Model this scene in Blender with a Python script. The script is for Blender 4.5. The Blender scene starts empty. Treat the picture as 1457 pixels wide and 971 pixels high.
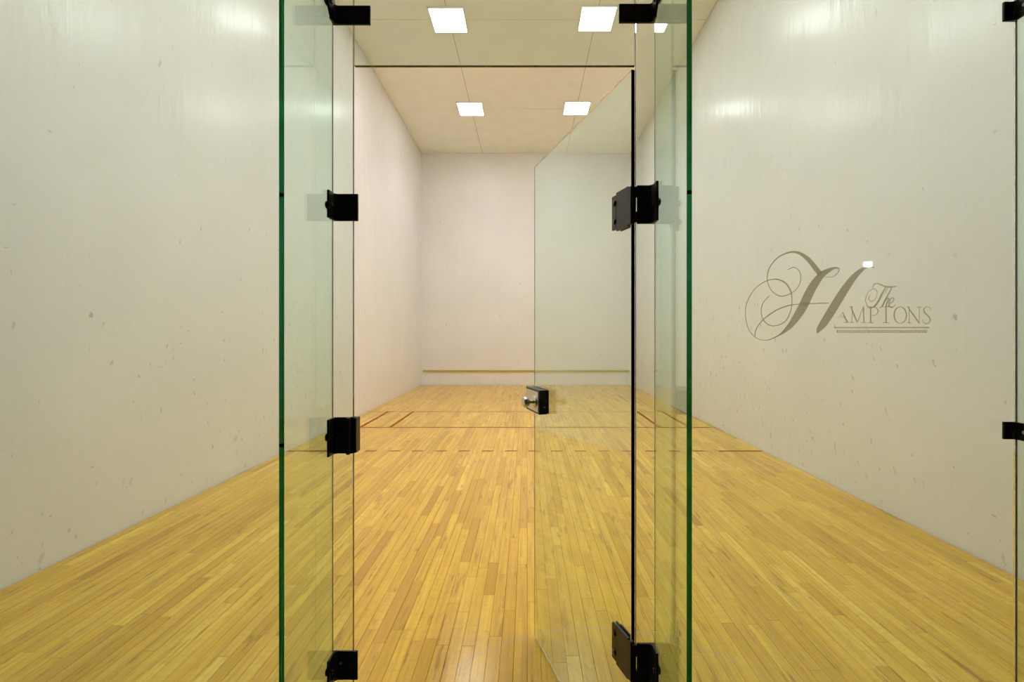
import bpy, math, random
from mathutils import Vector
random.seed(11)
scene = bpy.context.scene
COL = scene.collection

# ------------------------------------------------------------------ camera
EYE = 1.38                      # lens height above the floor, metres
F = 650.0                       # focal length in pixels of the 1457 px wide frame
VX, VY = 750.0, 475.0           # where the court's long axis vanishes
cam_d = bpy.data.cameras.new('camera')
cam_d.sensor_fit = 'HORIZONTAL'; cam_d.sensor_width = 36.0
cam_d.lens = 36.0*F/1457.0
cam_d.shift_x = (728.5-VX)/1457.0
cam_d.shift_y = (VY-485.5)/1457.0
cam_d.clip_start = 0.02
cam = bpy.data.objects.new('camera', cam_d); COL.objects.link(cam)
cam.location = (0, 0, EYE); cam.rotation_euler = (math.pi/2, 0, 0)
scene.camera = cam

# ------------------------------------------------------------------ world, exposure
w = bpy.data.worlds.new('world'); scene.world = w; w.use_nodes = True
w.node_tree.nodes['Background'].inputs[0].default_value = (.8, .78, .7, 1)
w.node_tree.nodes['Background'].inputs[1].default_value = 0.05
vs = scene.view_settings
vs.view_transform = 'Standard'; vs.look = 'None'; vs.gamma = 1.0; vs.use_curve_mapping = False
vs.exposure = 0.19
LAMP = 26                      # radiance of a ceiling diffuser seen from the side
LAMP_W = 10; LAMP_SPREAD = math.radians(110)   # beam its lens throws downwards
LAMP_COL = (1.0, 1.0, 1.0)
scene.cycles.max_bounces = 14; scene.cycles.transmission_bounces = 12
scene.cycles.adaptive_threshold = .035
scene.cycles.diffuse_bounces = 6; scene.cycles.glossy_bounces = 12
scene.cycles.use_denoising = True
scene.cycles.sample_clamp_indirect = 5.0
scene.cycles.caustics_reflective = False; scene.cycles.blur_glossy = 1.0

# ------------------------------------------------------------------ dimensions
XL, XR = -2.836, 2.780          # side walls
YG, YF = 1.300, 12.288          # glass wall, front wall
ZC = 6.24                       # court ceiling
GT = 0.012                      # glass thickness
YG0, YG1 = YG-GT/2, YG+GT/2

# ------------------------------------------------------------------ node helpers
def new_mat(name):
    m = bpy.data.materials.new(name); m.use_nodes = True
    nt = m.node_tree; nt.nodes.clear()
    out = nt.nodes.new('ShaderNodeOutputMaterial')
    return m, nt, out
def N(nt, t, **kw):
    n = nt.nodes.new(t)
    for k, v in kw.items():
        if k in n.inputs: n.inputs[k].default_value = v
        else: setattr(n, k, v)
    return n
def L(nt, a, b): nt.links.new(a, b)
def math_n(nt, op, a, b=None, clamp=False):
    n = nt.nodes.new('ShaderNodeMath'); n.operation = op; n.use_clamp = clamp
    for i, v in enumerate((a, b)):
        if v is None: continue
        if isinstance(v, (int, float)): n.inputs[i].default_value = v
        else: L(nt, v, n.inputs[i])
    return n.outputs[0]
def ramp(nt, fac, stops):
    n = nt.nodes.new('ShaderNodeValToRGB'); e = n.color_ramp.elements
    while len(e) < len(stops): e.new(.5)
    for s, (p, c) in zip(e, stops):
        s.position = p; s.color = c if len(c) == 4 else (*c, 1)
    L(nt, fac, n.inputs[0]); return n.outputs[0]
def mix(nt, fac, a, b, mode='MIX'):
    n = nt.nodes.new('ShaderNodeMix'); n.data_type = 'RGBA'; n.blend_type = mode
    if isinstance(fac, (int, float)): n.inputs[0].default_value = fac
    else: L(nt, fac, n.inputs[0])
    for i, v in ((6, a), (7, b)):
        if isinstance(v, tuple): n.inputs[i].default_value = v if len(v) == 4 else (*v, 1)
        else: L(nt, v, n.inputs[i])
    return n.outputs[2]
def pos_scaled(nt, sc, off=None):
    g = nt.nodes.new('ShaderNodeNewGeometry')
    m = nt.nodes.new('ShaderNodeVectorMath'); m.operation = 'MULTIPLY'
    L(nt, g.outputs['Position'], m.inputs[0]); m.inputs[1].default_value = sc
    if off is None: return m.outputs[0]
    a = nt.nodes.new('ShaderNodeVectorMath'); a.operation = 'ADD'
    L(nt, m.outputs[0], a.inputs[0]); L(nt, off, a.inputs[1]); return a.outputs[0]
def noise(nt, vec, scale, detail=3, rough=.5):
    n = nt.nodes.new('ShaderNodeTexNoise'); L(nt, vec, n.inputs['Vector'])
    n.inputs['Scale'].default_value = scale; n.inputs['Detail'].default_value = detail
    n.inputs['Roughness'].default_value = rough
    return n.outputs[0]

# ------------------------------------------------------------------ materials
def plaster(name, col, axis, marks=1.0, rough=.175):
    """glossy painted court wall; ball scuffs get denser low down where balls hit"""
    m, nt, out = new_mat(name)
    b = N(nt, 'ShaderNodeBsdfPrincipled', Roughness=rough); b.inputs['Specular IOR Level'].default_value = .42
    p = pos_scaled(nt, (1, 1, 1))
    c = mix(nt, ramp(nt, noise(nt, p, .9, 4), [(.35, (0, 0, 0)), (.7, (1, 1, 1))]),
            tuple(x*.965 for x in col), tuple(min(1, x*1.02) for x in col))
    # broad wiped smears
    sm = noise(nt, pos_scaled(nt, (2.0, 2.0, .7)), 1.6, 6, .62)
    c = mix(nt, math_n(nt, 'MULTIPLY', ramp(nt, sm, [(.55, (0, 0, 0)), (.78, (1, 1, 1))]), .16), c,
            tuple(x*y for x, y in zip(col, (.82, .80, .74))))
    # sparse short scuff marks
    xyz = nt.nodes.new('ShaderNodeSeparateXYZ')
    g = nt.nodes.new('ShaderNodeNewGeometry'); L(nt, g.outputs['Position'], xyz.inputs[0])
    low = ramp(nt, math_n(nt, 'MULTIPLY', xyz.outputs[2], .25), [(0, (1, 1, 1)), (.22, (.62, .62, .62)), (.5, (.16, .16, .16)), (1, (.06, .06, .06))])
    patch = ramp(nt, noise(nt, pos_scaled(nt, (1, 1, 1)), .75, 2), [(.40, (.12, .12, .12)), (.68, (1, 1, 1))])
    if axis == 0:      # most balls land around the middle of the side walls
        band = math_n(nt, 'SUBTRACT', 1.0, math_n(nt, 'DIVIDE', math_n(nt, 'ABSOLUTE', math_n(nt, 'SUBTRACT', xyz.outputs[1], 6.0)), 2.4), True)
        patch = math_n(nt, 'ADD', math_n(nt, 'MULTIPLY', patch, .7), math_n(nt, 'MULTIPLY', band, .9))
    for sc, st, r, dark in ((9, (1, 1, .50), .05, .40), (13, (1, 1, .55), .085, .40), (4, (1, 1, 2.2), .035, .45)):
        v = nt.nodes.new('ShaderNodeTexVoronoi'); v.inputs['Scale'].default_value = sc
        warp = noise(nt, p, 14, 2)
        v.voronoi_dimensions = '2D'
        cb = nt.nodes.new('ShaderNodeCombineXYZ'); wz = math_n(nt, 'MULTIPLY', warp, .06)
        L(nt, math_n(nt, 'ADD', xyz.outputs[1 - axis], wz), cb.inputs[0]) if axis else L(nt, math_n(nt, 'ADD', xyz.outputs[1], wz), cb.inputs[0])
        L(nt, math_n(nt, 'ADD', math_n(nt, 'MULTIPLY', xyz.outputs[2], st[2]), wz), cb.inputs[1])
        L(nt, cb.outputs[0], v.inputs['Vector'])
        sep = nt.nodes.new('ShaderNodeSeparateColor'); L(nt, v.outputs['Color'], sep.inputs[0])
        keep = math_n(nt, 'LESS_THAN', sep.outputs[0], math_n(nt, 'MULTIPLY', math_n(nt, 'MULTIPLY', low, patch), marks))
        dot = math_n(nt, 'LESS_THAN', v.outputs['Distance'], math_n(nt, 'MULTIPLY', sep.outputs[1], r*2))
        k = math_n(nt, 'MULTIPLY', math_n(nt, 'MULTIPLY', keep, dot), math_n(nt, 'MULTIPLY', sep.outputs[2], dark))
        c = mix(nt, k, c, (.22, .20, .15))
    L(nt, c, b.inputs['Base Color'])
    h = math_n(nt, 'ADD', math_n(nt, 'MULTIPLY', noise(nt, pos_scaled(nt, (3.2, 3.2, .55)), 2.2, 3), 1.0),
               math_n(nt, 'MULTIPLY', noise(nt, pos_scaled(nt, (1, 1, .35)), 16.0, 3), .35))
    bp = N(nt, 'ShaderNodeBump', Strength=.26, Distance=.02); L(nt, h, bp.inputs['Height'])
    L(nt, bp.outputs[0], b.inputs['Normal'])
    L(nt, b.outputs[0], out.inputs[0]); return m

def simple(name, col, rough=.5, metal=0.0, spec=.5, bump=0.0, bscale=60):
    m, nt, out = new_mat(name)
    b = N(nt, 'ShaderNodeBsdfPrincipled', Roughness=rough, Metallic=metal)
    b.inputs['Specular IOR Level'].default_value = spec
    tc = nt.nodes.new('ShaderNodeTexCoord')
    n = nt.nodes.new('ShaderNodeTexNoise'); n.inputs['Scale'].default_value = bscale; n.inputs['Detail'].default_value = 3
    L(nt, tc.outputs['Object'], n.inputs['Vector'])
    c = mix(nt, n.outputs[0], tuple(x*.94 for x in col), tuple(min(1, x*1.06) for x in col))
    L(nt, c, b.inputs['Base Color'])
    if bump:
        bp = N(nt, 'ShaderNodeBump', Strength=bump, Distance=.002); L(nt, n.outputs[0], bp.inputs['Height'])
        L(nt, bp.outputs[0], b.inputs['Normal'])
    L(nt, b.outputs[0], out.inputs[0]); return m

def maple():
    m, nt, out = new_mat('maple_boards')
    b = N(nt, 'ShaderNodeBsdfPrincipled')
    at = nt.nodes.new('ShaderNodeAttribute'); at.attribute_name = 'tone'
    s = nt.nodes.new('ShaderNodeSeparateColor'); L(nt, at.outputs['Color'], s.inputs[0])
    tone, seed, red = s.outputs[0], s.outputs[1], s.outputs[2]
    off = nt.nodes.new('ShaderNodeCombineXYZ')
    L(nt, math_n(nt, 'MULTIPLY', seed, 91.0), off.inputs[0]); L(nt, math_n(nt, 'MULTIPLY', seed, 47.0), off.inputs[2])
    base = ramp(nt, tone, [(0, (.43, .225, .022)), (.16, (.56, .325, .032)), (.5, (.69, .425, .048)), (.85, (.76, .49, .066)), (1, (.81, .54, .09))])
    base = mix(nt, math_n(nt, 'MULTIPLY', red, .22), base, (.60, .33, .10))
    # long grain
    gr = noise(nt, pos_scaled(nt, (60, 2.2, 1), off.outputs[0]), 1.0, 5, .6)
    base = mix(nt, math_n(nt, 'MULTIPLY', ramp(nt, gr, [(.42, (0, 0, 0)), (.72, (1, 1, 1))]), .55), base, (.42, .235, .04))
    # cross figure of maple
    fg = noise(nt, pos_scaled(nt, (12, 38, 1), off.outputs[0]), 1.0, 3, .6)
    base = mix(nt, math_n(nt, 'MULTIPLY', ramp(nt, fg, [(.46, (0, 0, 0)), (.74, (1, 1, 1))]), .34), base, (.50, .29, .05))
    # heartwood bands
    hb = noise(nt, pos_scaled(nt, (22, 1.1, 1), off.outputs[0]), 1.0, 3, .55)
    base = mix(nt, math_n(nt, 'MULTIPLY', ramp(nt, hb, [(.52, (0, 0, 0)), (.66, (1, 1, 1))]), .34), base, (.44, .25, .05))
    # mineral streaks and knots
    st = noise(nt, pos_scaled(nt, (26, 3.0, 1), off.outputs[0]), 1.0, 4, .65)
    base = mix(nt, math_n(nt, 'MULTIPLY', ramp(nt, st, [(.585, (0, 0, 0)), (.69, (1, 1, 1))]), .62), base, (.22, .12, .035))
    # grey arc rubbed in by the swinging door, centred on its hinge
    g = nt.nodes.new('ShaderNodeNewGeometry')
    d = nt.nodes.new('ShaderNodeVectorMath'); d.operation = 'DISTANCE'
    L(nt, g.outputs['Position'], d.inputs[0]); d.inputs[1].default_value = (.304, YG, 0)
    arc = math_n(nt, 'SUBTRACT', 1.0, math_n(nt, 'DIVIDE', math_n(nt, 'ABSOLUTE', math_n(nt, 'SUBTRACT', d.outputs['Value'], .842)), .016), True)
    an = noise(nt, pos_scaled(nt, (8, 8, 1)), 2.0, 4, .7)
    arc = math_n(nt, 'MULTIPLY', arc, ramp(nt, an, [(.42, (0, 0, 0)), (.68, (.6, .6, .6))]))
    base = mix(nt, arc, base, (.42, .36, .27))
    L(nt, base, b.inputs['Base Color'])
    rn = noise(nt, pos_scaled(nt, (1, 1, 1)), 2.4, 4)
    r = math_n(nt, 'ADD', math_n(nt, 'MULTIPLY', rn, .10), .15)
    L(nt, r, b.inputs['Roughness'])
    b.inputs['Specular IOR Level'].default_value = .42
    bp = N(nt, 'ShaderNodeBump', Strength=.05, Distance=.002); L(nt, gr, bp.inputs['Height'])
    L(nt, bp.outputs[0], b.inputs['Normal'])
    L(nt, b.outputs[0], out.inputs[0]); return m

def glass():
    m, nt, out = new_mat('green_tinted_glass')
    b = N(nt, 'ShaderNodeBsdfGlass', Roughness=0.0, IOR=1.5, Color=(1, 1, 1, 1))
    v = N(nt, 'ShaderNodeVolumeAbsorption', Color=(0.0, .72, .42, 1), Density=12.0)
    L(nt, b.outputs[0], out.inputs[0]); L(nt, v.outputs[0], out.inputs[1]); return m

def clear_silicone():
    m, nt, out = new_mat('milky_silicone')
    d = N(nt, 'ShaderNodeBsdfDiffuse', Color=(.5, .5, .45, 1)); t = N(nt, 'ShaderNodeBsdfTransparent')
    x = N(nt, 'ShaderNodeMixShader'); x.inputs[0].default_value = .62
    L(nt, d.outputs[0], x.inputs[1]); L(nt, t.outputs[0], x.inputs[2]); L(nt, x.outputs[0], out.inputs[0]); return m

def emitter(name, col, strength):
    m, nt, out = new_mat(name)
    e = N(nt, 'ShaderNodeEmission', Color=(*col, 1), Strength=strength)
    L(nt, e.outputs[0], out.inputs[0]); return m

def film():
    m, nt, out = new_mat('etched_film')
    c = (.49, .47, .38, 1)
    d = N(nt, 'ShaderNodeBsdfDiffuse', Color=c); t = N(nt, 'ShaderNodeBsdfTranslucent', Color=c)
    x = N(nt, 'ShaderNodeMixShader'); x.inputs[0].default_value = .75
    L(nt, d.outputs[0], x.inputs[1]); L(nt, t.outputs[0], x.inputs[2]); L(nt, x.outputs[0], out.inputs[0]); return m

WALLC = (.81, .81, .80)
M = dict(
    side=plaster('side_wall_paint', WALLC, 0),
    front=plaster('front_wall_paint', WALLC, 1, .45, .34),
    ceil=simple('ceiling_paint', (.89, .875, .77), .7, spec=.2, bscale=3),
    gap=simple('dark_joint', (.06, .05, .035), .9),
    seam=simple('ceiling_joint', (.30, .25, .17), .9),
    maple=maple(), glass=glass(), film=film(),
    black=simple('black_anodised_metal', (.016, .014, .013), .38, 0.0, .5, .15, 400),
    bolt=simple('black_bolt', (.02, .018, .018), .25, 0.0, .6),
    satin=simple('satin_nickel', (.62, .58, .52), .30, 1.0, .5, .1, 300),
    brass=simple('dull_gold_strip', (.52, .40, .06), .5, spec=.2),
    silicone=clear_silicone(),
    red=simple('line_paint', (.25, .060, .003), .6, spec=.1, bscale=12),
    frame=simple('light_frame', (.8, .79, .75), .5),
    lamp=emitter('lit_diffuser', LAMP_COL, LAMP),
    sconce=emitter('lit_sconce', (1, .97, .92), 40),
    hall=simple('corridor_paint', (.42, .40, .34), .7, bscale=4),
    hallfloor=simple('corridor_carpet', (.16, .14, .11), .9, bscale=40),
    steel=simple('steel_bolt', (.5, .5, .5), .3, 1.0),
)

# ------------------------------------------------------------------ mesh helpers
class MB:
    def __init__(self): self.v = []; self.f = []; self.smooth = []
    def add(self, vs, fs, sm=False):
        o = len(self.v); self.v += [tuple(p) for p in vs]
        for f in fs: self.f.append([i+o for i in f]); self.smooth.append(sm)
        return self
    def box(self, x0, x1, y0, y1, z0, z1):
        return self.add([(x0,y0,z0),(x1,y0,z0),(x1,y1,z0),(x0,y1,z0),(x0,y0,z1),(x1,y0,z1),(x1,y1,z1),(x0,y1,z1)],
                        [(3,2,1,0),(4,5,6,7),(0,1,5,4),(1,2,6,5),(2,3,7,6),(3,0,4,7)])
    def prism(self, poly, z0, z1):
        n = len(poly)
        return self.add([(x,y,z0) for x,y in poly]+[(x,y,z1) for x,y in poly],
                        [tuple(range(n-1,-1,-1)), tuple(range(n,2*n))]+[(i,(i+1)%n,n+(i+1)%n,n+i) for i in range(n)])
    def prism_x(self, poly, x0, x1):          # polygon in (y, z), counter-clockwise seen from +x
        n = len(poly)
        return self.add([(x0,y,z) for y,z in poly]+[(x1,y,z) for y,z in poly],
                        [tuple(range(n-1,-1,-1)), tuple(range(n,2*n))]+[(i,(i+1)%n,n+(i+1)%n,n+i) for i in range(n)])
    def lathe(self, c, axis, prof, n=24, sm=True):
        a = Vector(axis).normalized(); u = a.orthogonal().normalized(); w_ = a.cross(u); c = Vector(c)
        vs, fs = [], []
        for t, r in prof:
            for k in range(n):
                q = 2*math.pi*k/n; vs.append(c+a*t+(u*math.cos(q)+w_*math.sin(q))*r)
        for i in range(len(prof)-1):
            for k in range(n): fs.append((i*n+k, i*n+(k+1)%n, (i+1)*n+(k+1)%n, (i+1)*n+k))
        self.add(vs, fs, sm)
        o = len(self.v)-len(vs)
        self.f.append([o+k for k in range(n-1,-1,-1)]); self.f.append([o+(len(prof)-1)*n+k for k in range(n)])
        self.smooth += [False, False]; return self
    def mesh(self, name, mat):
        me = bpy.data.meshes.new(name); me.from_pydata(self.v, [], self.f); me.update()
        me.polygons.foreach_set('use_smooth', self.smooth)
        me.materials.append(mat); return me
    def build(self, name, mat, parent=None, bevel=0.0, seg=2):
        o = bpy.data.objects.new(name, self.mesh(name, mat)); COL.objects.link(o)
        if parent: o.parent = parent
        if bevel:
            b = o.modifiers.new('bevel', 'BEVEL'); b.width = bevel; b.segments = seg; b.limit_method = 'ANGLE'; b.angle_limit = math.radians(40)
        return o
def empty(name, loc=(0,0,0), rz=0):
    o = bpy.data.objects.new(name, None); COL.objects.link(o); o.location = loc; o.rotation_euler = (0,0,rz)
    o.empty_display_size = .1; return o
def tag(o, label, cat, group=None, kind=None):
    o['label'] = label; o['category'] = cat
    if group: o['group'] = group
    if kind: o['kind'] = kind
    return o
def structure(o, label=None, cat=None):
    o['kind'] = 'structure'
    if label: o['label'] = label
    if cat: o['category'] = cat
    return o

# ------------------------------------------------------------------ shell of the court
T = .15
structure(MB().box(XL-T, XL, YG-.06, YF+T, -.1, ZC+.1).build('wall_left', M['side']), 'glossy off-white side wall on the left, scuffed low down', 'wall')
structure(MB().box(XR, XR+T, YG-.06, YF+T, -.1, ZC+.1).build('wall_right', M['side']), 'glossy off-white side wall on the right behind the etched lettering', 'wall')
structure(MB().box(XL, XR, YF, YF+T, -.1, ZC+.1).build('wall_front', M['front']), 'off-white far end wall of the court', 'wall')
structure(MB().box(XL, XR, YG-.06, YG+.06, 2.80, ZC+.1).build('wall_back', M['front']), 'plastered wall above the glass at the entrance end', 'wall')

ceiling = structure(MB().box(XL, XR, YG+.06, YF, ZC+.006, ZC+.1).build('ceiling', M['seam']), 'beige panelled ceiling of the court', 'ceiling')
cx = [XL, -1.205, 1.065, XR]; cy = [YG+.062, 4.24, 7.07, 9.88, YF]
for i in range(3):
    for j in range(4):
        g = .004
        MB().box(cx[i]+g, cx[i+1]-g, cy[j]+g, cy[j+1]-g, ZC, ZC+.005).build('ceiling_panel', M['ceil'], ceiling)

# ------------------------------------------------------------------ corridor the picture is taken from
HX0, HX1, HY = -3.4, 4.4, -2.0
structure(MB().box(HX0, HX1, HY, YG-.001, -.12, -.002).build('floor_corridor', M['hallfloor']), 'dark carpeted corridor floor outside the glass', 'floor')
structure(MB().box(HX0, HX1, HY-T, HY, -.1, 2.9).build('wall_corridor_back', M['hall']), 'corridor wall facing the glass', 'wall')
structure(MB().box(HX0-T, HX0, HY, YG-.06, -.1, 2.9).build('wall_corridor_left', M['hall']), 'corridor end wall on the left', 'wall')
structure(MB().box(HX1, HX1+T, HY, YG-.06, -.1, 2.9).build('wall_corridor_right', M['hall']), 'corridor end wall on the right', 'wall')
structure(MB().box(HX0, HX1, HY, YG-.06, 2.78, 2.9).build('ceiling_corridor', M['hall']), 'low corridor ceiling outside the glass', 'ceiling')

# ------------------------------------------------------------------ maple floor, board by board
floor = structure(MB().box(XL, XR, YG, YF, -.12, -.012).build('floor', M['gap']), 'golden maple strip floor of the court with red lines', 'floor')
BW = .0572
def board_geo(x0, x1, y0, y1, dz, tilt):
    c = .0009; a = .0022
    z = [dz-tilt, dz+tilt, dz+tilt, dz-tilt]
    top = [(x0+c,y0+c),(x1-c,y0+c),(x1-c,y1-c),(x0+c,y1-c)]
    bot = [(x0,y0),(x1,y0),(x1,y1),(x0,y1)]
    v = [(p[0],p[1],q) for p, q in zip(top, z)] + [(p[0],p[1],q-a) for p, q in zip(bot, z)] + [(p[0],p[1],-.012) for p in bot]
    f = [(0,1,2,3)] + [(4+i,4+(i+1)%4,(i+1)%4,i) for i in range(4)] + [(8+i,8+(i+1)%4,4+(i+1)%4,4+i) for i in range(4)]
    return v, f
boards = []
nx = int((XR-XL-.016)/BW); bw = (XR-XL-.016)/nx
for i in range(nx):
    x0 = XL+.008+i*bw; y = YG+.008-random.uniform(0, .8)
    while y < YF-.008:
        ln = random.choice((.3, .45, .6, .75, .9, 1.05, 1.25))*random.uniform(.85, 1.15)
        y1 = min(y+ln, YF-.008)
        if YF-.008-y1 < .15: y1 = YF-.008
        a0 = max(y, YG+.008)
        if y1-a0 > .02:
            t = min(1, max(0, random.gauss(.54, .19)))
            if random.random() < .05: t = random.uniform(.08, .25)
            sg = random.choice((.0002, .0002, .0003, .0005, .0008))
            boards.append((x0, x0+bw-sg, a0, y1-.0004, (t, random.random(), random.random()**2, 1)))
        y = y1
def share(b):                                  # how large a board shows in the photograph
    y0 = max(b[2], 1.83); y1 = b[3]
    if y1 <= y0: return 0
    xm = (b[0]+b[1])/2; ym = (y0+y1)/2
    if not (-1.14*ym < xm < 1.10*ym): return 0
    return (b[1]-b[0])/ym*(1/y0-1/y1)
boards.sort(key=share, reverse=True)
def board_mesh(name, lst):
    V, Fc, colr = [], [], []
    for b in lst:
        v, f = board_geo(b[0], b[1], b[2], b[3], random.uniform(-.0002, .0002), random.uniform(-.00012, .00012))
        o = len(V); V += v; Fc += [[k+o for k in q] for q in f]; colr += [b[4]]*len(f)
    me = bpy.data.meshes.new(name); me.from_pydata(V, [], Fc); me.update()
    at = me.attributes.new('tone', 'FLOAT_COLOR', 'FACE')
    at.data.foreach_set('color', [c for q in colr for c in q])
    me.materials.append(M['maple']); return me
for b in boards[:300]:
    o = bpy.data.objects.new('floor_board', board_mesh('floor_board', [b])); COL.objects.link(o); o.parent = floor
o = bpy.data.objects.new('distant_floor_boards', board_mesh('distant_floor_boards', boards[300:])); COL.objects.link(o); o.parent = floor
o['kind'] = 'stuff'

# red court lines, thin paint films on the boards
def line(x0, x1, y0, y1, name='court_line'):
    return MB().box(x0, x1, y0, y1, .0003, .0010).build(name, M['red'], floor)
Y_SERV, Y_SHORT, Y_RECV = 8.08, 6.72, 5.37
line(XL+.01, XR-.01, Y_SERV-.02, Y_SERV+.02); line(XL+.01, XR-.01, Y_SHORT-.02, Y_SHORT+.02)
for x in (-2.455, -2.015, 1.95, 2.39): line(x-.02, x+.02, Y_SHORT+.021, Y_SERV-.021)
line(XL+.01, XL+.53, Y_RECV-.02, Y_RECV+.02); line(XR-.53, XR-.01, Y_RECV-.02, Y_RECV+.02)
x = XL+.53+.125
while x+.137 < XR-.56:
    line(x, x+.139, Y_RECV-.02, Y_RECV+.02, 'line_dash'); x += .2745

# ------------------------------------------------------------------ strip along the far wall
tag(MB().box((602-VX)*YF/F, (895.5-VX)*YF/F, YF-.028, YF, .358, .402).build('wall_strip', M['brass'], None, .004),
    'thin dull gold strip running low across the far wall', 'strip')

# ------------------------------------------------------------------ ceiling lights
def ceiling_light(cx_, cy_, label, sx=.51, sy=.54):
    t = empty('ceiling_light', (cx_, cy_, ZC)); fr = .022
    tag(t, label, 'ceiling light', 'square ceiling lights')
    m = MB(); hx, hy = sx/2, sy/2
    m.box(-hx-fr, hx+fr, -hy-fr, -hy, -.022, 0); m.box(-hx-fr, hx+fr, hy, hy+fr, -.022, 0)
    m.box(-hx-fr, -hx, -hy, hy, -.022, 0); m.box(hx, hx+fr, -hy, hy, -.022, 0)
    m.build('frame', M['frame'], t)
    MB().box(-hx, hx, -hy, hy, -.018, -.004).build('diffuser', M['lamp'], t)
    ld = bpy.data.lights.new('lamp_beam', 'AREA'); ld.shape = 'RECTANGLE'; ld.size = sx*.96; ld.size_y = sy*.96
    ld.energy = LAMP_W; ld.color = LAMP_COL; ld.spread = LAMP_SPREAD
    lo = bpy.data.objects.new('lamp_beam', ld); COL.objects.link(lo); lo.parent = t; lo.location = (0, 0, -.0195)
    return t
ceiling_light(-1.215, 7.07, 'square white ceiling light near the top edge, left of the pair above the glass transom')
ceiling_light(1.075, 7.04, 'square white ceiling light near the top edge, beside the right top bracket')
ceiling_light(-1.215, 9.86, 'small far square ceiling light on the left, seen through the open doorway')
ceiling_light(1.065, 9.82, 'small far square ceiling light on the right, touching the open door edge')
ceiling_light(-1.215, 4.26, 'added square ceiling light nearest the glass, left side, unseen, above the picture')  # assumed pair out of view, added to light the near floor and lower walls
ceiling_light(1.07, 4.24, 'added square ceiling light nearest the glass, right side, unseen, above the picture')


ceiling_light(-1.215, 1.95, 'added square fill light just inside the glass wall, left side, unseen, above the picture')  # second unseen pair, added as fill for dark walls and floor by the glass
ceiling_light(1.07, 1.95, 'added square fill light just inside the glass wall, right side, unseen, above the picture')

# ------------------------------------------------------------------ glass wall
HX, DY = .304, YG                              # door hinge line
OPL, OPR = -.494, .309                         # door opening
Z_TR = 2.141
wall_glass = structure(empty('wall_glass', (0, YG, 0)), 'frameless glass wall of tall clear panes around the door opening', 'glass wall')
def pane(name, x0, x1, y0, y1, z0, z1, label, cat=None, parent=None):
    dy = YG if parent else 0
    o = MB().box(x0, x1, y0-dy, y1-dy, z0, z1).build(name, M['glass'], parent, .0008, 1)
    o['label'] = label
    if cat: o['category'] = cat
    return o
for x0, x1, lb in ((OPR, 1.3845, 'tall clear pane right of the door carrying the etched lettering'),
                   (1.3885, XR-.004, 'clear pane at the far right edge beyond the joint brackets'),
                   (-1.568, OPL, 'tall clear pane left of the door opening'),
                   (XL+.004, -1.572, 'clear pane beside the left side wall')):
    pane('glass_panel', x0, x1, YG0, YG1, .004, 2.79, lb, None, wall_glass)
pane('transom_panel', OPL+.003, OPR-.003, YG0, YG1, Z_TR, 2.79, 'clear transom pane above the door opening', None, wall_glass)
FY0, FY1 = 1.030, YG0-.002
FL, FR, FJ, FK = -.554, .366, 1.3865, -1.570   # fin centre lines
def fin(xc, label):
    o = pane('glass_fin', xc-.006, xc+.006, FY0, FY1, .004, 2.77, label, 'glass fin')
    MB().box(xc-.005, xc+.005, FY1+.0001, YG0-.0001, .004, 2.77).build('silicone_joint', M['silicone'], o)
    return o
fin(FL, 'upright glass fin with dark green edge left of the door opening')
fin(FR, 'upright glass fin with dark green edge right of the open door')
fin(FJ, 'glass fin standing at the panel joint on the far right edge')
fin(FK, 'glass fin at the panel joint left of the picture')

# ------------------------------------------------------------------ black brackets
PY = YG0-.0012                                 # plates sit on the camera side of the panes
def screw(parent, c, axis, r=.0065, h=.004, mat='bolt'):
    return MB().lathe(c, axis, [(0, r), (h*.6, r), (h, r*.7)], 16).build('bolt', M[mat], parent)
def through_bolt(parent, xf, side, y, z):
    # runs through the fin, domed head on its far face
    far = xf-side*.0062
    MB().lathe((far, y, z), (-side, 0, 0), [(0, .011), (.003, .011), (.0055, .006)], 18).build('bolt', M['bolt'], parent)
    MB().lathe((xf+side*.0058, y, z), (-side, 0, 0), [(0, .005), (.0116, .005)], 14).build('bolt_shank', M['bolt'], parent)
def l_plate(xf, side, reach, arm, z0, z1, th=.0065):
    """angle: one leg on the pane from the fin outwards, one along the fin face; side +1 = right of the fin"""
    a = xf+side*.0068; r = .010
    pts = [(a, PY), (a+side*reach, PY), (a+side*reach, PY-th), (a+side*(th+r), PY-th)]
    for k in range(1, 5):
        q = k/5*math.pi/2; pts.append((a+side*(th+r-r*math.sin(q)), PY-th-r+r*math.cos(q)))
    pts += [(a+side*th, PY-th-r), (a+side*th, PY-arm), (a, PY-arm)]
    if side > 0: pts = pts[::-1]
    return MB().prism(pts, z0, z1)
def zed(v): return EYE+v
def bracket(xf, side, reach, arm, z0, z1, label, screws=()):
    t = tag(empty('glass_bracket', (0, 0, 0)), label, 'bracket', 'black glass brackets')
    l_plate(xf, side, reach, arm, z0, z1).build('angle_plate', M['black'], t, .0009)
    zm = (z0+z1)/2
    for dx, dz in screws: screw(t, (xf+side*dx, PY-.0066, zm+dz), (0, -1, 0))
    screw(t, (xf+side*.0135, PY-arm*.62, zm), (side, 0, 0))
    through_bolt(t, xf, side, PY-arm*.62, zm)
    return t
bracket(FL, 1, .0705, .045, zed(.318), zed(.394), 'upper black angle bracket on the left fin, level with the top door hinge', [(.034, .0)])
b3 = bracket(FL, 1, .0600, .045, zed(-.338), zed(-.236), 'black strike bracket on the left fin at knob height', [(.033, .008)])
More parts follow.
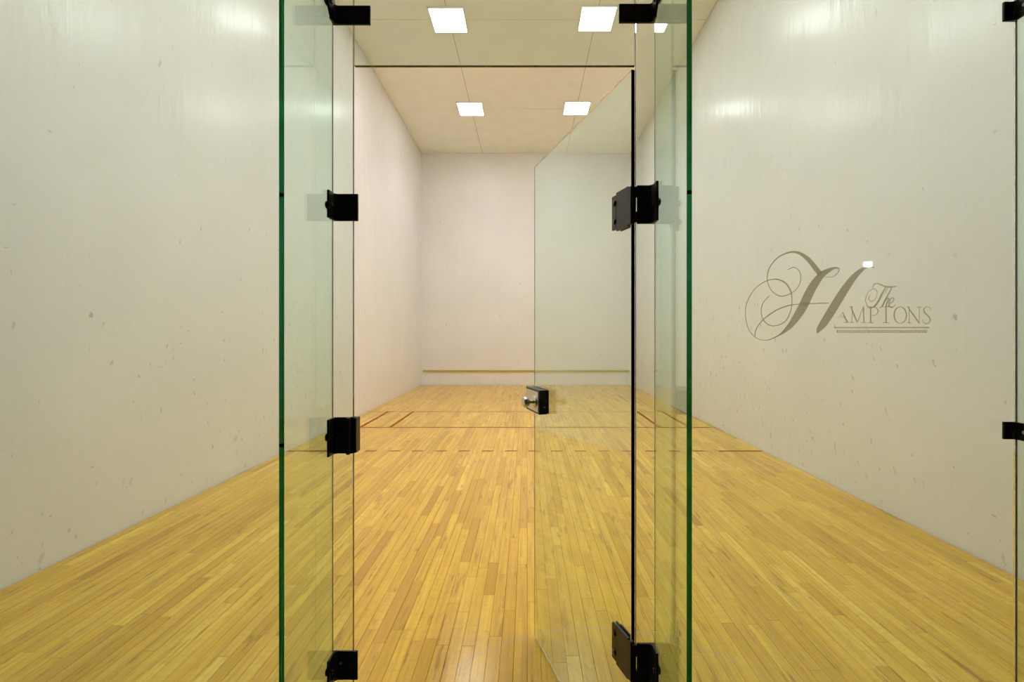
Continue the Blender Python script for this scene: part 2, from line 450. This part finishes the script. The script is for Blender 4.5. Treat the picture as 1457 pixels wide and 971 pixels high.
# strike channel closing on the pane edge
MB().box(OPL-.0105, OPL-.0015, PY-.021, PY-.0068, zed(-.338), zed(-.236)).build('strike_lip', M['black'], b3, .0008)
MB().box(OPL+.006, OPL+.0125, PY-.006, YG1+.012, zed(-.336), zed(-.238)).build('strike_stop', M['black'], b3, .0008)
MB().box(OPL-.012, OPL+.006, YG1+.0015, YG1+.010, zed(-.336), zed(-.238)).build('strike_back', M['black'], b3, .0008)
bracket(FL, 1, .0690, .045, zed(-.976), zed(-.896), 'lowest black angle bracket on the left fin near the floor', [])
for o in [b for b in bpy.data.objects if b.name.startswith('glass_bracket')][-1:]:
    screw(o, (FL+.030, PY-.0066, zed(-.928)), (0, -1, 0), .0045, .003, 'steel')
def top_bracket(xf, side, reach, z0, z1, label, ztop=.16):
    t = tag(empty('glass_bracket', (0, 0, 0)), label, 'bracket', 'black glass brackets')
    l_plate(xf, side, reach, .030, z0, z1).build('angle_plate', M['black'], t, .0009)
    a = xf+side*.0068
    poly = [(PY-.006, z0+.006), (PY-.006, z0+ztop), (PY-.052, z0+ztop), (PY-.052, z0+.035), (PY-.028, z0+.004)]
    x0, x1 = sorted((a, a+side*.0068))
    MB().prism_x(poly[::-1], x0, x1).build('fin_plate', M['black'], t, .0009)
    for dx in (.038, .085) if reach > .1 else (.032, .080): screw(t, (xf+side*dx, PY-.0066, (z0+z1)/2), (0, -1, 0), .0075)
    for dz in (.045, .115):
        screw(t, (a+side*.0068, PY-.034, z0+dz), (side, 0, 0)); through_bolt(t, xf, side, PY-.034, z0+dz)
    return t
top_bracket(FL, 1, .105, zed(.872), zed(.925), 'black top bracket on the left fin holding the transom corner')
top_bracket(FR, -1, .100, zed(.877), zed(.930), 'black top bracket on the right fin holding the transom corner')
for z0, z1, lb in ((.882, .936, 'black joint bracket at the top right corner of the picture'), (-.298, -.249, 'black joint bracket on the far right edge at knob height')):
    t = tag(empty('glass_bracket', (0, 0, 0)), lb, 'bracket', 'black glass brackets')
    a = FJ-.0068
    l_plate(FJ, -1, .036, .060, zed(z0), zed(z1)).build('angle_plate', M['black'], t, .0009)
    screw(t, (FJ-.022, PY-.0066, zed((z0+z1)/2+.006)), (0, -1, 0), .0055)
    screw(t, (FJ-.0134, PY-.032, zed((z0+z1)/2)), (-1, 0, 0), .005, .004, 'steel')
    through_bolt(t, FJ, -1, PY-.032, zed((z0+z1)/2))

# ------------------------------------------------------------------ the glass door, standing open into the court
u = Vector((-.2650, .7670)).normalized()
door = tag(empty('glass_door', (HX, DY, 0), math.atan2(u.y, u.x)), 'clear frameless glass door standing open into the court, with knob lock', 'door')
DWID, DZ0, DZ1 = .815, .014, 2.134
MB().box(.004, DWID, -GT/2, GT/2, DZ0, DZ1).build('glass_leaf', M['glass'], door, .0008, 1)
# lock case near the free edge (local +y looks back to the corridor)
zc = zed(-.288); hz = .0505; LX = .652
lk = MB()
lk.box(LX, DWID+.005, GT/2+.0008, .0435, zc-hz, zc+hz)
lk.box(DWID+.0010, DWID+.005, -.0105, GT/2+.0009, zc-hz, zc+hz)
lk.box(LX+.004, DWID+.005, -.0105, -GT/2-.0008, zc-hz, zc+hz)
lock = lk.build('lock_case', M['black'], door, .0012)
MB().box(LX+.010, DWID+.002, .0436, .0452, zc-hz+.008, zc+hz-.008).build('face_plate', M['satin'], lock, .0006)
kx, kz = .700, zed(-.290)
MB().lathe((kx, .0452, kz), (0, 1, 0), [(0, .026), (.003, .026), (.006, .021), (.0075, .012)], 32).build('rose', M['satin'], lock)
MB().lathe((kx, .049, kz), (0, 1, 0), [(0, .0095), (.014, .0080), (.020, .0085), (.024, .015), (.029, .0210), (.036, .0235), (.043, .0230), (.048, .0200), (.0495, .0175), (.0485, .012), (.0485, .001)], 36).build('knob', M['satin'], lock)
MB().lathe((LX-.0002, .020, zc-.020), (-1, 0, 0), [(0, .003), (.0012, .003), (.002, .0018)], 12).build('set_screw', M['steel'], lock)

def hinge(z0, z1, label):
    h = empty('hinge', (0, 0, 0)); h.parent = door
    zm = (z0+z1)/2; e = .004
    # leaves clamped on both faces of the door, with a stepped end
    for s, xa, th in ((1, .010, .0085), (-1, .024, .0055)):
        y0, y1 = sorted((s*(GT/2+.001), s*(GT/2+th)))
        m = MB()
        m.box(xa, .075, y0, y1, z0-.003, z1+.003); m.box(.075, .100, y0, y1, z0+.003, z1-.003)
        m.build('door_plate', M['black'], h, .0009)
    for dz in (-.028, .028): MB().lathe((.084, GT/2+.0086, zm+dz), (0, 1, 0), [(0, .0085), (.0035, .0085), (.005, .006)], 18).build('bolt', M['bolt'], h)
    MB().box(-.006, .0105, 0, GT/2+.0085, z0+.001, z1-.001).build('knuckle', M['black'], h, .0009)
    # the half screwed to pane and fin
    t = tag(empty('hinge_bracket', (0, 0, 0)), label, 'bracket', 'black glass brackets')
    a = FR-.0068; y1 = PY; y0 = PY-.0075; sx0, sx1 = .3066, .3096
    m = MB(); m.box(HX-.008, sx0, y0, y1, z0+e, z1-e)
    m.box(sx0, sx1, y0, y1, z0+e, zm-.020); m.box(sx0, sx1, y0, y1, zm+.020, z1-e)
    m.build('pivot_block', M['black'], t)
    r = .012; th = .0075
    pts = [(a, PY), (sx1+.0002, PY), (sx1+.0002, PY-th), (a-th-r, PY-th)]
    pts += [(a-th-r+r*math.sin(k/5*math.pi/2), PY-th-r+r*math.cos(k/5*math.pi/2)) for k in range(1, 5)]
    pts += [(a-th, PY-th-r), (a-th, PY-.046), (a, PY-.046)]
    MB().prism(pts, z0, z1).build('angle_plate', M['black'], t, .0009)
    for dz in (-.030, .030): screw(t, (a-.024, PY-th-.0001, zm+dz), (0, -1, 0))
    yb = PY-.030
    screw(t, (a-th-.0001, yb, zm), (-1, 0, 0)); through_bolt(t, FR, -1, yb, zm)
hinge(zed(.310), zed(.418), 'upper black hinge bracket on the right fin beside the open door')
hinge(zed(-.986), zed(-.874), 'lowest black hinge bracket on the right fin near the floor')

# ------------------------------------------------------------------ etched lettering on the right-hand panel
YD = YG1+.0006
def on_glass(px, py):
    """photo point -> place on the court face of the pane, seen through its thickness"""
    dx, dz = (px-VX)/F, (VY-py)/F
    t = math.hypot(dx, dz); s = t/math.sqrt(1+t*t)/1.5; k = s/math.sqrt(1-s*s)
    return dx*YG0+dx/t*k*(YD-YG0), EYE+dz*YG0+dz/t*k*(YD-YG0)
def catmull(P, n=10):
    if len(P) == 2: return P
    out = []
    for i in range(len(P)-1):
        p0, p1, p2, p3 = P[max(i-1, 0)], P[i], P[i+1], P[min(i+2, len(P)-1)]
        for k in range(n):
            t = k/n
            out.append(tuple(.5*(2*b+(c-a)*t+(2*a-5*b+4*c-d)*t*t+(3*b-a-3*c+d)*t**3) for a, b, c, d in zip(p0, p1, p2, p3)))
    return out+[P[-1]]
SEQ = [0]
def strokes(name, parent, lst, org, sc):
    m = MB()
    for P in lst:
        P = [p if len(p) == 3 else (*p, 6) for p in P]
        C = catmull(P, 9); SEQ[0] += 1; y = YD+.00002*(SEQ[0] % 20)
        vs = []
        for i, (x_, y_, w_) in enumerate(C):
            a, b = C[max(i-1, 0)], C[min(i+1, len(C)-1)]
            tx, ty = b[0]-a[0], b[1]-a[1]; l = math.hypot(tx, ty) or 1
            ox, oy = -ty/l*w_/2, tx/l*w_/2
            for s in (1, -1):
                X, Z = on_glass(org[0]+(x_+s*ox)/sc, org[1]+(y_+s*oy)/sc); vs.append((X, y, Z))
        m.add(vs, [(2*i, 2*i+1, 2*i+3, 2*i+2) for i in range(len(C)-1)])
    return m.build(name, M['film'], parent)
logo = tag(empty('etched_lettering', (.75, YD, 1.3)), 'grey etched script lettering reading The Hamptons on the right glass panel', 'lettering')
def lg(name, lst, org=(1040, 340), sc=4.7):
    o = strokes(name, logo, lst, org, sc); o.location = (-.75, -YD, -1.3); return o
lg('large_initial', [
    [(380,207,5),(420,190,5),(455,212,6),(468,260,6),(452,318,6),(408,362,5),(340,384,6),(282,357,5),(249,302,5),(244,245,6),(265,182,7),(322,120,8),(400,89,12),(462,98,20),(520,140,30),(565,195,34),(598,238,34)],
    [(632,254,4),(680,254,5),(716,226,6),(722,200,8),(692,195,14),(648,214,30),(603,245,44),(562,298,54),(523,365,59),(483,450,60),(436,528,50),(385,594,32),(322,645,11),(240,678,6),(168,662,5),(118,602,5),(97,510,5),(108,425,5),(152,345,5),(220,290,5),(295,270,7),(360,292,10),(398,345,9),(409,410,6),(400,480,6),(370,545,7),(322,576,6),(265,580,6),(221,548,6),(203,490,6),(215,430,5),(256,381,5)],
    [(958,194,5),(940,186,13),(910,188,17),(868,212,28),(818,262,42),(768,330,52),(718,408,57),(668,490,57),(620,565,50),(590,606,34),(578,634,4)],
    [(160,655,5),(170,602,6),(215,542,7),(290,486,8),(370,451,8),(440,438,6),(520,434,6),(655,430,6)]])
lg('script_word', [
    [(948,330,4),(958,305,5),(985,300,6),(1030,318,9),(1070,322,9),(1110,316,4)],
    [(1036,322,6),(1012,368,12),(985,420,13),(955,455,9),(925,460,5),(905,430,4),(903,392,4),(925,350,4),(960,335,4),(978,355,4),(972,392,4),(945,418,4),(922,404,4),(930,380,3)],
    [(1010,456,9),(1038,400,9),(1070,340,7),(1072,320,4),(1055,322,4),(1030,360,4)],
    [(1022,432,4),(1044,402,6),(1056,402,8),(1042,436,9),(1040,454,6),(1054,452,4)],
    [(1060,434,5),(1084,420,5),(1090,400,5),(1076,396,6),(1060,420,8),(1060,450,8),(1082,458,5),(1104,436,3)]])
O6, S6 = (1150, 410), 7.668
CAP = [
  [[(378,262,6),(400,318,13),(428,374,15)],[(380,268,4),(330,325,4)],[(388,376,6),(448,376,6)],[(352,318,4),(402,318,4)]],
  [[(482,205,7),(476,376,7)],[(466,204,8),(500,290,15),(536,376,12)],[(536,376,6),(604,204,6)],[(604,204,14),(608,376,14)],[(452,377,6),(500,377,6)],[(578,378,6),(636,378,6)],[(450,203,6),(486,203,6)]],
  [[(682,205,14),(682,378,14)],[(684,207,6),(735,212,8),(762,250,13),(738,292,8),(690,298,6)],[(655,379,6),(712,379,6)],[(640,205,6),(690,205,6)]],
  [[(850,208,14),(850,378,14)],[(786,224,5),(792,208,6),(908,208,6),(914,224,5)],[(814,380,6),(888,380,6)]],
  [[(1005,204,6),(958,230,12),(938,295,15),(958,362,12),(1005,387,6),(1052,362,12),(1073,295,15),(1052,230,12),(1005,204,6)]],
  [[(1102,207,7),(1102,380,7)],[(1086,206,8),(1150,295,15),(1214,386,10)],[(1213,210,7),(1213,386,7)],[(1078,381,6),(1128,381,6)],[(1188,209,6),(1238,209,6)],[(1078,206,6),(1106,206,6)]],
  [[(1342,244,5),(1330,216,8),(1295,206,8),(1266,226,12),(1270,265,15),(1310,305,16),(1334,345,14),(1316,382,9),(1282,390,8),(1256,368,7),(1252,344,5)]]]
for g in CAP: lg('capital_letter', g, O6, S6)
lg('underline', [[(287,400,5),(289,432,8)],[(285,433,12),(1322,432,12)]], O6, S6)
lg('dentil_strip', [[(308,462,5),(1302,462,5)],[(312,485,5),(1290,485,5)]]+[[(320+k*22,462,9),(320+k*22,490,9)] for k in range(45)], O6, S6)

# ------------------------------------------------------------------ corridor wall lamp
zl = EYE+(475-376)/F*(YG0*2-HY-.05); xl = (1237-VX)/F*(YG0*2-HY-.05)
s = tag(empty('wall_lamp', (xl, HY, zl)), 'small lit wall lamp in the corridor behind the camera', 'wall lamp')
MB().box(-.05, .05, 0, .02, -.04, .04).build('back_plate', M['frame'], s, .003)
MB().box(-.034, .034, .02, .05, -.024, .024).build('shade', M['sconce'], s, .004)
